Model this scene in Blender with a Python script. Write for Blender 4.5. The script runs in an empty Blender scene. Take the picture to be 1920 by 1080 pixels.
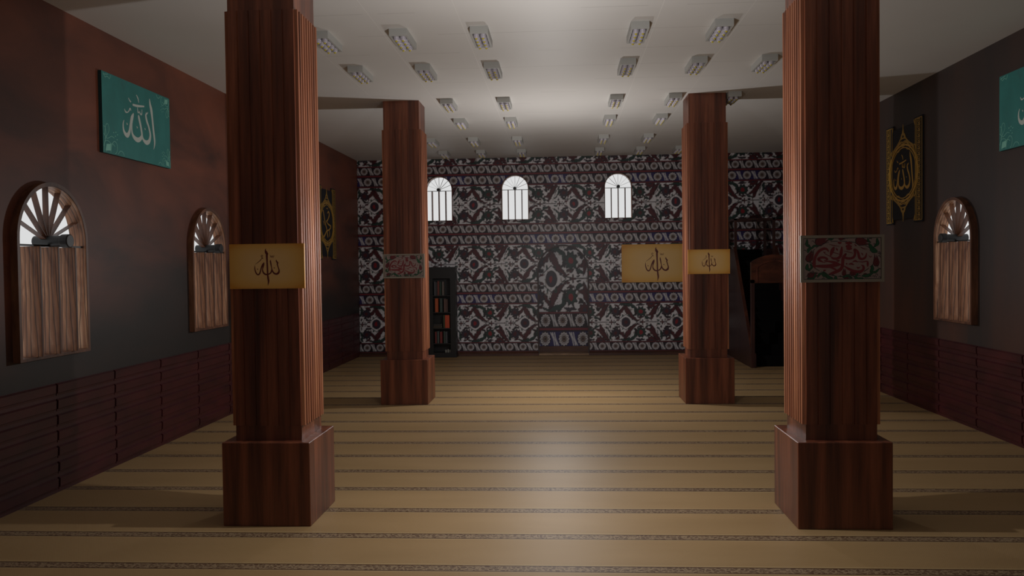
import bpy, math, random
import numpy as np
from mathutils import Vector, Matrix
random.seed(7)
C = bpy.context.scene.collection
PI = math.pi
# ------------------------------------------------------------------ room numbers (metres)
XL, XR, YB, YF, H = -4.375, 4.63, 17.75, -2.4, 4.213

# ------------------------------------------------------------------ tagging
def tag(o, label=None, cat=None, group=None, kind=None):
    if label: o['label'] = label
    if cat: o['category'] = cat
    if group: o['group'] = group
    if kind: o['kind'] = kind
    return o

def thing(name, label, cat, loc=(0, 0, 0), rz=0.0, group=None, kind=None):
    o = bpy.data.objects.new(name, None)
    o.empty_display_size = 0.1
    C.objects.link(o)
    o.location = loc
    o.rotation_euler = (0, 0, rz)
    return tag(o, label, cat, group, kind)

class MB:
    """collects geometry, builds ONE mesh object"""
    def __init__(s):
        s.v = []; s.f = []; s.m = []
    def poly(s, pts, mi=0):
        b = len(s.v); s.v += [tuple(p) for p in pts]
        s.f.append(tuple(range(b, b + len(pts)))); s.m.append(mi)
    def box(s, x0, x1, y0, y1, z0, z1, mi=0):
        b = len(s.v)
        s.v += [(x, y, z) for z in (z0, z1) for y in (y0, y1) for x in (x0, x1)]
        for q in ((0, 2, 3, 1), (4, 5, 7, 6), (0, 1, 5, 4), (2, 6, 7, 3), (0, 4, 6, 2), (1, 3, 7, 5)):
            s.f.append(tuple(b + i for i in q)); s.m.append(mi)
        return s
    def prism(s, out, axis, a0, a1, mi=0):
        """out: 2D outline; extruded along axis (0: pts are (y,z), 1: pts are (x,z))"""
        n = len(out); b = len(s.v)
        for a in (a0, a1):
            for (p, q) in out:
                s.v.append((a, p, q) if axis == 0 else (p, a, q) if axis == 1 else (p, q, a))
        s.f.append(tuple(b + i for i in range(n))); s.m.append(mi)
        s.f.append(tuple(b + n + i for i in reversed(range(n)))); s.m.append(mi)
        for i in range(n):
            j = (i + 1) % n
            s.f.append((b + i, b + n + i, b + n + j, b + j)); s.m.append(mi)
        return s
    def ring(s, outer, inner, axis, a0, a1, mi=0, closed=False):
        """solid band between two matching open outlines"""
        n = len(outer); b = len(s.v)
        for a in (a0, a1):
            for L in (outer, inner):
                for (p, q) in L:
                    s.v.append((a, p, q) if axis == 0 else (p, a, q))
        def I(k, l, i): return b + (k * 2 + l) * n + i % n
        rng = range(n) if closed else range(n - 1)
        for i in rng:
            for q in ((I(0,0,i), I(0,0,i+1), I(0,1,i+1), I(0,1,i)), (I(1,0,i), I(1,1,i), I(1,1,i+1), I(1,0,i+1)),
                      (I(0,0,i), I(1,0,i), I(1,0,i+1), I(0,0,i+1)), (I(0,1,i), I(0,1,i+1), I(1,1,i+1), I(1,1,i))):
                s.f.append(q); s.m.append(mi)
        if not closed:
            for i in (0, n - 1):
                s.f.append((I(0,0,i), I(0,1,i), I(1,1,i), I(1,0,i))); s.m.append(mi)
        return s
    def cyl(s, axis, c, r, a0, a1, n=20, r1=None, mi=0):
        r1 = r if r1 is None else r1
        b = len(s.v)
        for a, rr in ((a0, r), (a1, r1)):
            for i in range(n):
                t = 2 * PI * i / n; u, w = c[0] + rr * math.cos(t), c[1] + rr * math.sin(t)
                s.v.append((a, u, w) if axis == 0 else (u, a, w) if axis == 1 else (u, w, a))
        s.f.append(tuple(b + i for i in range(n))); s.m.append(mi)
        s.f.append(tuple(b + n + i for i in reversed(range(n)))); s.m.append(mi)
        for i in range(n):
            j = (i + 1) % n
            s.f.append((b + i, b + n + i, b + n + j, b + j)); s.m.append(mi)
        return s
    def dome(s, c, r, down=1.0, n=12, k=5, mi=0):
        """bulb hanging down from c"""
        b = len(s.v)
        for j in range(k):
            t = (PI / 2) * j / k
            for i in range(n):
                a = 2 * PI * i / n
                s.v.append((c[0] + r * math.cos(t) * math.cos(a), c[1] + r * math.cos(t) * math.sin(a), c[2] - down * r * math.sin(t)))
        s.v.append((c[0], c[1], c[2] - down * r))
        for j in range(k - 1):
            for i in range(n):
                i2 = (i + 1) % n
                s.f.append((b + j*n + i, b + j*n + i2, b + (j+1)*n + i2, b + (j+1)*n + i)); s.m.append(mi)
        for i in range(n):
            s.f.append((b + (k-1)*n + i, b + (k-1)*n + (i+1) % n, b + k*n)); s.m.append(mi)
        return s
    # ---- flat inlay drawn in the local xz plane, facing -y
    def stroke(s, pts, y=-0.001, th=0.0015, mi=0, sub=5, sx=1.0, ox=0.0, oz=0.0, sz=None):
        sz = sx if sz is None else sz
        s.k = getattr(s, 'k', 0)+1; th += (s.k % 30)*6e-5      # keeps crossing strokes from sharing one plane
        P = [(p[0]*sx+ox, p[1]*sz+oz, p[2]*abs(sx)) for p in pts]
        if len(P) > 2:
            Q = []
            for i in range(len(P) - 1):
                p0 = P[max(i-1, 0)]; p1 = P[i]; p2 = P[i+1]; p3 = P[min(i+2, len(P)-1)]
                for k in range(sub):
                    t = k / sub
                    Q.append(tuple(max(1e-4, v) if c == 2 else v for c, v in enumerate(
                        0.5*((2*p1[c]) + (-p0[c]+p2[c])*t + (2*p0[c]-5*p1[c]+4*p2[c]-p3[c])*t*t + (-p0[c]+3*p1[c]-3*p2[c]+p3[c])*t**3) for c in range(3))))
            Q.append(P[-1]); P = Q
        n = len(P); L = []; R = []
        for i in range(n):
            a = P[max(i-1, 0)]; c = P[min(i+1, n-1)]
            dx, dz = c[0]-a[0], c[1]-a[1]; d = math.hypot(dx, dz) or 1
            nx, nz = -dz/d, dx/d; w = P[i][2]/2
            L.append((P[i][0]+nx*w, P[i][1]+nz*w)); R.append((P[i][0]-nx*w, P[i][1]-nz*w))
        for i in range(n-1):
            a, b_, c, d = L[i], L[i+1], R[i+1], R[i]
            s.poly([(a[0], y-th, a[1]), (b_[0], y-th, b_[1]), (c[0], y-th, c[1]), (d[0], y-th, d[1])], mi)
            s.poly([(a[0], y, a[1]), (b_[0], y, b_[1]), (b_[0], y-th, b_[1]), (a[0], y-th, a[1])], mi)
            s.poly([(d[0], y-th, d[1]), (c[0], y-th, c[1]), (c[0], y, c[1]), (d[0], y, d[1])], mi)
        return s
    def blob(s, pts, y=-0.001, th=0.0015, mi=0):
        n = len(pts)
        s.poly([(p[0], y-th, p[1]) for p in pts], mi)
        for i in range(n):
            a, b_ = pts[i], pts[(i+1) % n]
            s.poly([(a[0], y, a[1]), (b_[0], y, b_[1]), (b_[0], y-th, b_[1]), (a[0], y-th, a[1])], mi)
        return s
    def build(s, name, mats, parent=None, smooth=False, flipfix=True):
        me = bpy.data.meshes.new(name)
        me.from_pydata(s.v, [], s.f)
        for m in (mats if isinstance(mats, (list, tuple)) else [mats]): me.materials.append(m)
        for p, mi in zip(me.polygons, s.m): p.material_index = mi
        if flipfix:
            import bmesh
            bm = bmesh.new(); bm.from_mesh(me)
            bmesh.ops.recalc_face_normals(bm, faces=bm.faces); bm.to_mesh(me); bm.free()
        if smooth:
            for p in me.polygons: p.use_smooth = True
        o = bpy.data.objects.new(name, me); C.objects.link(o)
        if parent: o.parent = parent
        return o

def bevel(o, w, seg=2):
    m = o.modifiers.new('bevel', 'BEVEL'); m.width = w; m.segments = seg; m.limit_method = 'ANGLE'
    return o

# ------------------------------------------------------------------ materials
def srgb(r, g, b):
    f = lambda c: (c/255/12.92) if c/255 <= 0.04045 else ((c/255+0.055)/1.055)**2.4
    return (f(r), f(g), f(b), 1)

def mat(name, col=(0.5, 0.5, 0.5, 1), rough=0.6, metal=0.0, spec=0.5):
    m = bpy.data.materials.new(name); m.use_nodes = True
    b = m.node_tree.nodes['Principled BSDF']
    b.inputs['Base Color'].default_value = col
    b.inputs['Roughness'].default_value = rough
    b.inputs['Metallic'].default_value = metal
    b.inputs['Specular IOR Level'].default_value = spec
    return m

class NG:
    def __init__(s, m): s.t = m.node_tree; s.b = s.t.nodes['Principled BSDF']
    def n(s, kind, **kw):
        x = s.t.nodes.new(kind)
        for k, v in kw.items(): setattr(x, k, v)
        return x
    def l(s, a, b): s.t.links.new(a, b)
    def math(s, op, a, b=None, c=None):
        x = s.n('ShaderNodeMath', operation=op)
        for i, v in enumerate((a, b, c)):
            if v is None: continue
            if isinstance(v, (int, float)): x.inputs[i].default_value = v
            else: s.l(v, x.inputs[i])
        return x.outputs[0]
    def coord(s, scale=(1, 1, 1), loc=(0, 0, 0), which='Object'):
        tc = s.n('ShaderNodeTexCoord'); mp = s.n('ShaderNodeMapping')
        mp.inputs['Scale'].default_value = scale; mp.inputs['Location'].default_value = loc
        s.l(tc.outputs[which], mp.inputs[0]); return mp.outputs[0]
    def noise(s, co, scale=1, detail=4, rough=0.55, dist=0.0):
        x = s.n('ShaderNodeTexNoise'); s.l(co, x.inputs['Vector'])
        x.inputs['Scale'].default_value = scale; x.inputs['Detail'].default_value = detail
        x.inputs['Roughness'].default_value = rough; x.inputs['Distortion'].default_value = dist
        return x.outputs['Fac']
    def ramp(s, fac, stops):
        r = s.n('ShaderNodeValToRGB'); s.l(fac, r.inputs[0])
        e = r.color_ramp.elements
        while len(e) < len(stops): e.new(0.5)
        for i, (p, c) in enumerate(stops): e[i].position = p; e[i].color = c
        return r.outputs[0]
    def mix(s, fac, a, b, mode='MIX'):
        x = s.n('ShaderNodeMix', data_type='RGBA', blend_type=mode)
        for i, v in ((0, fac), (6, a), (7, b)):
            if isinstance(v, (int, float)): x.inputs[i].default_value = v
            elif isinstance(v, tuple): x.inputs[i].default_value = v
            else: s.l(v, x.inputs[i])
        return x.outputs[2]
    def bump(s, h, strength=0.3, dist=0.01):
        x = s.n('ShaderNodeBump'); x.inputs['Strength'].default_value = strength; x.inputs['Distance'].default_value = dist
        s.l(h, x.inputs['Height']); s.l(x.outputs[0], s.b.inputs['Normal'])

def wood(name, dark, mid, light, scale=(9, 9, 0.5), rough=0.4, spec=0.5, bump=0.15, dist=0.4, fine=True):
    m = mat(name, mid, rough, 0, spec); g = NG(m)
    co = g.coord(scale)
    a = g.noise(co, 1.0, 6, 0.6, dist)
    col = g.ramp(a, [(0.3, dark), (0.5, mid), (0.72, light)])
    if fine:
        b = g.noise(g.coord(tuple(v*4.5 for v in scale)), 1.0, 4, 0.6, 0.2)
        col = g.mix(0.55, col, g.ramp(b, [(0.35, (0.45, 0.42, 0.4, 1)), (0.65, (1.25, 1.2, 1.15, 1))]), 'MULTIPLY')
        g.bump(b, bump, 0.004)
    g.l(col, g.b.inputs['Base Color'])
    return m

M = {}
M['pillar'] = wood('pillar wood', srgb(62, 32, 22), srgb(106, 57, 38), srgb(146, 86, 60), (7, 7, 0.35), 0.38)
M['rib_lit'] = wood('lit side fluted wood', srgb(84, 46, 30), srgb(144, 86, 58), srgb(196, 132, 94), (10, 10, 0.4), 0.52, 0.35)  # paler copy of the pillar wood, lamp light on the sides painted in
M['ceiling'] = None
M['black'] = mat('black iron', srgb(28, 30, 32), 0.45)
M['window_wood'] = None
M['board_yellow'] = None

# carved window wood: warm brown with dark crack lines
def window_wood():
    m = mat('weathered window wood', srgb(120, 80, 55), 0.5); g = NG(m)
    a = g.noise(g.coord((4.0, 7.0, 1.6)), 1.0, 4, 0.6, 0.8)
    base = g.ramp(a, [(0.3, srgb(108, 66, 42)), (0.48, srgb(156, 108, 76)), (0.68, srgb(206, 164, 130))])
    w = g.n('ShaderNodeTexWave', wave_type='BANDS', bands_direction='Y')
    g.l(g.coord((1.0, 11.0, 1.5)), w.inputs['Vector'])
    w.inputs['Scale'].default_value = 0.75; w.inputs['Distortion'].default_value = 9; w.inputs['Detail'].default_value = 3; w.inputs['Detail Scale'].default_value = 0.9
    lines = g.ramp(w.outputs['Fac'], [(0.0, (0.1, 0.08, 0.07, 1)), (0.12, (0.8, 0.78, 0.75, 1)), (0.25, (1, 1, 1, 1))])
    f = g.noise(g.coord((8, 60.0, 2.5)), 1.0, 3, 0.6, 0.6)
    base = g.mix(0.6, base, g.ramp(f, [(0.35, (0.6, 0.56, 0.52, 1)), (0.6, (1.1, 1.08, 1.05, 1))]), 'MULTIPLY')
    g.l(g.mix(0.85, base, lines, 'MULTIPLY'), g.b.inputs['Base Color'])
    g.bump(w.outputs['Fac'], 0.2, 0.004)
    return m
M['window_wood'] = window_wood()
M['frame_wood'] = wood('dark window frame wood', srgb(58, 34, 24), srgb(100, 62, 42), srgb(134, 92, 66), (5, 5, 1.0), 0.45)

def wall_side(name, cols_hi, cols_lo, grain, z0, z1):
    """wide veneer panels: reddish in the upper part, greyish below"""
    m = mat(name, cols_hi[1], 0.5, 0, 0.4); g = NG(m)
    a = g.noise(g.coord(grain), 1.0, 5, 0.55, 0.5)
    b = g.noise(g.coord(tuple(v*0.45 for v in grain), (3, 1, 2)), 1.0, 2, 0.5, 0.3)
    hi = g.ramp(a, [(0.32, cols_hi[0]), (0.5, cols_hi[1]), (0.68, cols_hi[2])])
    lo = g.ramp(a, [(0.35, cols_lo[0]), (0.65, cols_lo[1])])
    tc = g.n('ShaderNodeTexCoord'); sp = g.n('ShaderNodeSeparateXYZ'); g.l(tc.outputs['Object'], sp.inputs[0])
    h = g.math('ADD', sp.outputs[2], g.math('MULTIPLY', g.math('SUBTRACT', b, 0.5), 2.6))
    mr = g.n('ShaderNodeMapRange', interpolation_type='SMOOTHSTEP'); g.l(h, mr.inputs[0])
    mr.inputs[1].default_value = z0; mr.inputs[2].default_value = z1
    g.l(g.mix(mr.outputs[0], lo, hi), g.b.inputs['Base Color'])
    return m
M['wall_left'] = wall_side('left wall veneer', (srgb(76, 44, 35), srgb(108, 60, 44), srgb(126, 70, 50)), (srgb(35, 33, 32), srgb(48, 39, 36)), (0.8, 0.6, 1.5), 1.0, 2.6)
M['wall_right'] = wall_side('right wall veneer', (srgb(46, 40, 40), srgb(58, 46, 43), srgb(70, 50, 44)), (srgb(50, 42, 40), srgb(84, 52, 40)), (1.5, 1.1, 0.25), 1.0, 2.4)
M['wall_plain'] = mat('rear wall plaster', srgb(225, 215, 205), 0.8)  # pale tone chosen so the unseen wall bounces more light
M['wainscot'] = wood('maroon wainscot', srgb(54, 18, 22), srgb(68, 23, 28), srgb(80, 28, 32), (0.7, 0.7, 1.5), 0.42, 0.45, 0.05)
M['skirt'] = wood('skirting wood', srgb(58, 32, 24), srgb(84, 50, 36), srgb(104, 66, 46), (0.8, 6, 6), 0.5)

def vertex_mat(name, rough):
    m = mat(name, rough=rough, spec=0.4); g = NG(m)
    a = g.n('ShaderNodeVertexColor'); a.layer_name = 'glaze'
    g.l(a.outputs[0], g.b.inputs['Base Color']); return m
M['tiles'] = vertex_mat('painted iznik style tiles', 0.45)

def carpet():
    m = mat('striped carpet', rough=0.5, spec=0.22); g = NG(m)
    tc = g.n('ShaderNodeTexCoord'); sp = g.n('ShaderNodeSeparateXYZ'); g.l(tc.outputs['Object'], sp.inputs[0])
    y = sp.outputs[1]; x = sp.outputs[0]
    fr = g.math('FRACT', g.math('DIVIDE', g.math('ADD', y, 10*0.6225-5.125), 0.6225))  # 0..1 per stripe
    band = g.math('LESS_THAN', fr, 0.175)
    line1 = g.math('MULTIPLY', g.math('GREATER_THAN', fr, 0.19), g.math('LESS_THAN', fr, 0.205))
    line2 = g.math('GREATER_THAN', fr, 0.985)
    edge = g.math('ADD', g.math('LESS_THAN', fr, 0.022), g.math('MULTIPLY', g.math('GREATER_THAN', fr, 0.153), band))
    n1 = g.noise(g.coord((0.5, 2, 1)), 1.0, 3, 0.5)
    base = g.ramp(n1, [(0.3, srgb(160, 131, 91)), (0.7, srgb(172, 142, 101))])
    # weave
    wx = g.math('SINE', g.math('MULTIPLY', x, 2*PI/0.012)); wy = g.math('SINE', g.math('MULTIPLY', y, 2*PI/0.02))
    wv = g.math('MULTIPLY', wx, wy)
    base = g.mix(g.math('ADD', g.math('MULTIPLY', wv, 0.05), 0.05), base, srgb(120, 98, 62))
    # little scroll motifs in the dark band
    v = g.n('ShaderNodeTexVoronoi', feature='DISTANCE_TO_EDGE'); g.l(g.coord((30, 42, 1)), v.inputs['Vector']); v.inputs['Scale'].default_value = 1.0
    nn = g.noise(g.coord((45, 60, 1)), 1.0, 2, 0.6, 1.5)
    mot = g.math('MULTIPLY', g.math('LESS_THAN', v.outputs[0], 0.16), g.math('GREATER_THAN', nn, 0.42))
    bandc = g.mix(mot, srgb(96, 72, 54), srgb(150, 128, 100))
    bandc = g.mix(edge, bandc, srgb(84, 60, 44))
    col = g.mix(band, base, bandc)
    col = g.mix(line1, col, srgb(182, 158, 116)); col = g.mix(line2, col, srgb(182, 158, 116))
    g.l(col, g.b.inputs['Base Color'])
    hgt = g.math('ADD', g.math('MULTIPLY', wv, 0.4), g.math('MULTIPLY', g.math('MULTIPLY', mot, band), 1.0))
    g.bump(hgt, 0.25, 0.002)
    return m
M['carpet'] = carpet()

def ceiling_mat():
    m = mat('painted ceiling panels', srgb(200, 194, 186), 0.55, 0, 0.4); g = NG(m)
    tc = g.n('ShaderNodeTexCoord'); sp = g.n('ShaderNodeSeparateXYZ'); g.l(tc.outputs['Object'], sp.inputs[0])
    x, y = sp.outputs[0], sp.outputs[1]
    ax = g.math('ABSOLUTE', x)
    inside = g.math('LESS_THAN', ax, 2.56)
    # long pale joints
    fx = g.math('ABSOLUTE', g.math('SUBTRACT', g.math('FRACT', g.math('DIVIDE', g.math('SUBTRACT', ax, 0.52), 0.81)), 0.5))
    jx = g.math('MULTIPLY', g.math('LESS_THAN', fx, 0.004), inside)
    jx = g.math('MULTIPLY', jx, g.math('GREATER_THAN', ax, 0.5))
    fy = g.math('ABSOLUTE', g.math('SUBTRACT', g.math('FRACT', g.math('DIVIDE', y, 0.72)), 0.5))
    gap = g.noise(g.coord((1.1, 1.4, 1), (5, 3, 0)), 1.0, 1, 0.5)
    jy = g.math('MULTIPLY', g.math('MULTIPLY', g.math('LESS_THAN', fy, 0.008), inside), g.math('GREATER_THAN', gap, 0.47))
    n = g.noise(g.coord((0.6, 0.6, 1)), 1.0, 3, 0.5)
    base = g.ramp(n, [(0.3, srgb(206, 203, 199)), (0.7, srgb(214, 211, 207))])
    c = g.mix(jx, base, srgb(224, 221, 217)); c = g.mix(g.math('MULTIPLY', jy, 0.4), c, srgb(150, 144, 138))
    g.l(c, g.b.inputs['Base Color'])
    g.bump(g.math('ADD', jx, g.math('MULTIPLY', jy, -1)), 0.3, 0.003)
    return m
M['ceiling'] = ceiling_mat()

def parchment():
    m = mat('gold parchment print', rough=0.5); g = NG(m)
    co = g.coord((1, 1, 1), (-0.5, 0, -0.5), 'Generated')
    sp = g.n('ShaderNodeSeparateXYZ'); g.l(co, sp.inputs[0])
    d = g.math('ADD', g.math('POWER', g.math('ABSOLUTE', g.math('MULTIPLY', sp.outputs[0], 2)), 3.0), g.math('POWER', g.math('ABSOLUTE', g.math('MULTIPLY', sp.outputs[2], 2)), 4.0))
    n = g.noise(g.coord((3, 3, 3)), 1.0, 3)
    f = g.math('ADD', g.math('MULTIPLY', d, 0.7), g.math('MULTIPLY', g.math('SUBTRACT', n, 0.5), 0.25))
    g.l(g.ramp(f, [(0.0, srgb(228, 188, 124)), (0.35, srgb(224, 176, 94)), (1.0, srgb(208, 144, 48))]), g.b.inputs['Base Color'])
    return m
M['parchment'] = parchment()
M['maroon_ink'] = mat('maroon ink', srgb(98, 30, 20), 0.5)

def teal():
    m = mat('teal painted board', rough=0.45); g = NG(m)
    n = g.noise(g.coord((3, 3, 2.2)), 1.0, 4, 0.6, 0.5)
    n2 = g.noise(g.coord((7, 7, 4), (4, 2, 9)), 1.0, 5, 0.65, 0.4)
    c = g.ramp(n, [(0.3, srgb(38, 118, 114)), (0.7, srgb(48, 134, 130))])
    c = g.mix(g.ramp(n2, [(0.6, (0, 0, 0, 1)), (0.78, (0.5, 0.5, 0.5, 1))]), c, srgb(54, 86, 94))
    g.l(c, g.b.inputs['Base Color']); return m
M['teal'] = teal()
M['teal_edge'] = mat('dark teal edge', srgb(18, 52, 54), 0.5)
M['silver_ink'] = mat('pale silver lettering', srgb(196, 206, 200), 0.45)
M['mint_ink'] = mat('mint line ornament', srgb(128, 196, 180), 0.5)
M['gold'] = mat('gold paint', srgb(190, 146, 56), 0.4, 0.2)
M['gold2'] = mat('dull gold ornament', srgb(164, 128, 52), 0.45, 0.2)
M['navy'] = mat('black blue board', srgb(26, 27, 33), 0.6, 0, 0.3)
M['cream'] = mat('cream glazed board', srgb(142, 124, 118), 0.45)
M['border_grey'] = mat('grey cream border', srgb(138, 130, 116), 0.5)
M['red_ink'] = mat('deep red lettering', srgb(112, 30, 36), 0.5)
M['tulip'] = mat('tulip red', srgb(92, 24, 28), 0.5)
M['leaf'] = mat('leaf green', srgb(26, 76, 46), 0.5)
M['ink'] = mat('black outline', srgb(24, 22, 22), 0.5)
M['lamp'] = mat('grey lamp housing', srgb(176, 176, 172), 0.5)
M['lamp_in'] = mat('dark lamp tray', srgb(96, 94, 96), 0.4, 0.3)
M['bulb'] = mat('white bulb lens', srgb(196, 190, 200), 0.25)
M['chip'] = mat('yellow phosphor chip', srgb(206, 190, 30), 0.4)
M['ebony'] = mat('ebony cabinet wood', srgb(30, 28, 28), 0.4)
M['ebony_in'] = mat('black cabinet lining', srgb(24, 22, 20), 0.6)
M['minbar'] = wood('minbar wood', srgb(56, 28, 22), srgb(82, 42, 30), srgb(108, 60, 40), (5, 5, 0.7), 0.4)
M['minbar_side'] = wood('minbar side wood', srgb(46, 26, 24), srgb(62, 34, 30), srgb(74, 44, 38), (5, 5, 0.7), 0.45)
M['minbar_hdr'] = wood('minbar header wood', srgb(48, 24, 16), srgb(84, 44, 28), srgb(112, 60, 36), (1.2, 5, 4), 0.4, dist=1.2)
M['stair_shade'] = mat('stair wood with shade painted in', srgb(14, 12, 12), 0.8, 0, 0.1)  # near-black: the shade inside the pulpit is put into this colour

# ------------------------------------------------------------------ tile painter (glaze colours per point)
def c3(r, g, b): return np.array(srgb(r, g, b)[:3])
K = dict(bg=c3(220, 217, 222), dark=c3(40, 27, 34), mar=c3(84, 36, 42), grn=c3(42, 62, 58), slate=c3(58, 48, 62), red=c3(138, 36, 44),
         navy=c3(46, 38, 92), grey=c3(202, 198, 202), brn=c3(112, 92, 84), line=c3(124, 44, 54))
def vnoise(x, y, seed=0):
    xi = np.floor(x).astype(int); yi = np.floor(y).astype(int); fx = x-xi; fy = y-yi
    def h(a, b):
        v = np.sin(a*127.1 + b*311.7 + seed*74.7)*43758.5453
        return v-np.floor(v)
    fx = fx*fx*(3-2*fx); fy = fy*fy*(3-2*fy)
    return (h(xi, yi)*(1-fx)+h(xi+1, yi)*fx)*(1-fy)+(h(xi, yi+1)*(1-fx)+h(xi+1, yi+1)*fx)*fy
def tile_color(X, Z):
    """X, Z arrays in metres; pattern period 1.265 m high, 1.07 m wide (a 'pixel' is 11.35 mm)"""
    px = 0.01135
    sh = X.shape; out = np.empty(sh+(3,)); out[:] = K['dark']
    zr = np.mod(Z-0.073, 1.265); row = np.floor((Z-0.073)/1.265)
    nx = vnoise(X/0.035, Z/0.035, 1)-0.5; nz = vnoise(X/0.035, Z/0.035, 2)-0.5
    nb = vnoise(X/0.9, Z/0.9, 5)
    def put(mask, col):
        out[mask] = K[col] if isinstance(col, str) else col
    # ---- floral band
    v = (zr-0.615)/px; av = np.abs(v)
    cell = np.floor((X+1.866+0.535)/1.07)
    u = np.mod(X+1.866+0.535, 1.07)/px-47.1                         # -47..47, medallion at 0
    uu = u+nx*2.2; vv = av+nz*2.2
    fl = av < 35.2
    put(fl, 'bg')
    def seg(pts, ws):
        d = np.full(sh, 1e9)
        for (a, b, wa), (c, e, wc) in zip([p+(w,) for p, w in zip(pts, ws)][:-1], [p+(w,) for p, w in zip(pts, ws)][1:]):
            dx, dy = c-a, e-b; L = dx*dx+dy*dy
            t = np.clip(((U-a)*dx+(V-b)*dy)/L, 0, 1)
            q = np.hypot(U-a-t*dx, V-b-t*dy)-(wa+t*(wc-wa))
            d = np.minimum(d, q)
        return d
    for off in (-94.27, 0.0, 94.27):
        U = uu+off; V = vv
        leafs = [
            ([(-3, 33), (2, 23), (9, 12), (21, 3)], [2.0, 4.3, 3.6, 0.8], 'mar', None),
            ([(-2, 29), (-8, 21), (-16, 13)], [1.6, 3.0, 0.6], 'mar', None),
            ([(-12, 32), (-2, 34), (9, 31), (16, 25), (19, 15)], [0.8, 1.6, 3.6, 4.4, 1.2], 'grn', None),
            ([(8, 28), (13, 24), (15, 18)], [0.4, 1.2, 0.4], 'bg', None),
            ([(-31, 34), (-39, 27), (-44, 16), (-48, 4)], [1.0, 4.2, 3.8, 0.8], 'mar', None),
            ([(-28, 32), (-30, 22), (-36, 10)], [0.8, 4.4, 1.2], 'grn', None),
            ([(-31, 25), (-33, 19), (-36, 13)], [0.4, 1.3, 0.3], 'bg', None),
            ([(60, 34), (54, 24), (46, 15), (38, 12)], [0.8, 3.8, 2.8, 0.6], 'mar', None),
            ([(38, 27), (43, 24), (46, 27)], [0.4, 2.4, 0.5], 'dark', None),
            ([(35, 12), (39, 8), (46, 6)], [0.5, 2.2, 0.6], 'grn', None),
            ([(-12, 8), (-18, 9), (-24, 13)], [0.5, 1.5, 0.5], 'dark', None),
            ([(13, 12), (18, 14), (18, 21)], [0.4, 1.6, 0.5], 'dark', None),
            ([(-12, 26), (-15, 30), (-21, 32)], [0.5, 2.0, 0.6], 'mar', None),
            ([(20, 31), (26, 33), (34, 32)], [0.6, 2.2, 0.6], 'slate', None),
            ([(33, 10), (27, 8), (22, 10)], [0.4, 1.4, 0.4], 'mar', None),
        ]
        for pts, ws, col, vein in leafs:
            saw = 0.8*np.sin(U*1.7+V*1.3)*np.sin(U*0.6-V*1.9)
            d = seg(pts, ws)+saw*0.7
            if col != 'bg': put(fl & (d < 0.55), 'dark')
            put(fl & (d < (-0.5 if col != 'bg' else 0.6)), col)
            if vein:
                q = [(p[0]+vein, p[1]-1.0) for p in pts[1:-1]] if len(pts) > 3 else [(p[0]+vein, p[1]) for p in pts[:2]]
                if len(q) > 1:
                    dv = seg(q, [0.55]*len(q)); put(fl & (dv < 0.45) & (d < -0.8), 'bg')
        # stems along the middle
        U = u+off; V = v
        d = seg([(20, 2.5), (33, 0.3), (60, 0.3)], [0.7, 0.7, 0.7]); put(fl & (d < 0), 'dark')
        d = seg([(20, -2.5), (33, -0.3)], [0.7, 0.7]); put(fl & (d < 0), 'dark')
        # flowers, jagged rims
        for (a, b, r, c1, c2, rr) in ((-19, 20, 7.5, 'slate', 'mar', 3.2), (28, 19.5, 8.5, 'grn', 'red', 3.6), (47, 35, 8, 'mar', 'slate', 3), (-47, 35, 8, 'mar', 'slate', 3)):
            U = u+off-a; V = av-b; ang = np.arctan2(V, U); rad = np.hypot(U, V)
            rim = r*(1+0.16*np.sin(ang*9+a)) + nx*2
            put(fl & (rad < rim+1.0), 'dark'); put(fl & (rad < rim-0.8), c1)
            k = (np.hypot(U, V*0.9) < rr+nz*2)
            if c2 == 'red':
                fade = (np.sin(cell*2.4+row*1.7+off) > -0.2)
                put(fl & k & fade, 'red'); put(fl & k & ~fade, 'mar')
            else: put(fl & k, c2)
        # medallion on the middle line
        U = u+off; rad = np.hypot(U, v*0.92)
        put(fl & (rad < 9.6+nx*2), 'bg')
        dm = np.abs(U)/21.0+av/14.5
        put(fl & (np.abs(dm-1.0) < 0.045) & (rad > 8.0), 'dark')
        for (a, b_, ra, rb, c_) in ((-15, 4.2, 3.4, 1.5, 'mar'), (-34, 3.6, 3.2, 1.3, 'grn'), (-21, 0, 2.4, 0.9, 'dark'), (14, 5.0, 2.6, 1.1, 'slate'), (24, 4.4, 2.8, 1.2, 'mar'),
                                   (39, 3.0, 3.0, 1.2, 'dark'), (-6, 12.5, 1.3, 2.2, 'grn'), (6, 12.5, 1.3, 2.2, 'grn'), (-29, 8.5, 1.4, 2.4, 'slate'), (-11, 13.5, 1.2, 2.0, 'mar')):
            put(fl & (np.hypot((U-a+nx*2)/ra, (av-b_+nz*2)/rb) < 1), c_)
        put(fl & (rad < 8.4), 'dark'); put(fl & (rad < 7.4), 'slate')
        even = np.mod(cell, 2) == 0
        put(fl & (np.hypot((U+0.5)*1.4, v*0.8) < 3.6+nx*3) & even, 'red'); put(fl & (np.hypot(U, v) < 3.4) & ~even, 'mar')
        # crosses
        for a in (-27, 31, 67.3 - 94.27 + 94.27):
            U = u+off-a; rad = np.hypot(U, v); ang = np.arctan2(v, U)
            put(fl & (rad < 4.6*(0.72+0.38*np.cos(4*ang))), 'dark'); put(fl & (rad < 3.2*(0.7+0.35*np.cos(4*ang))), 'mar')
        for a, b in ((-16, 5), (-20, 8), (-12, 10), (-22, 3)):
            U = u+off-a; put(fl & (np.hypot(U, av-b) < 1.1), 'slate')
    # scroll nicks on the white ground
    nick = vnoise(X/0.028+7, Z/0.03, 9)
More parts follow.
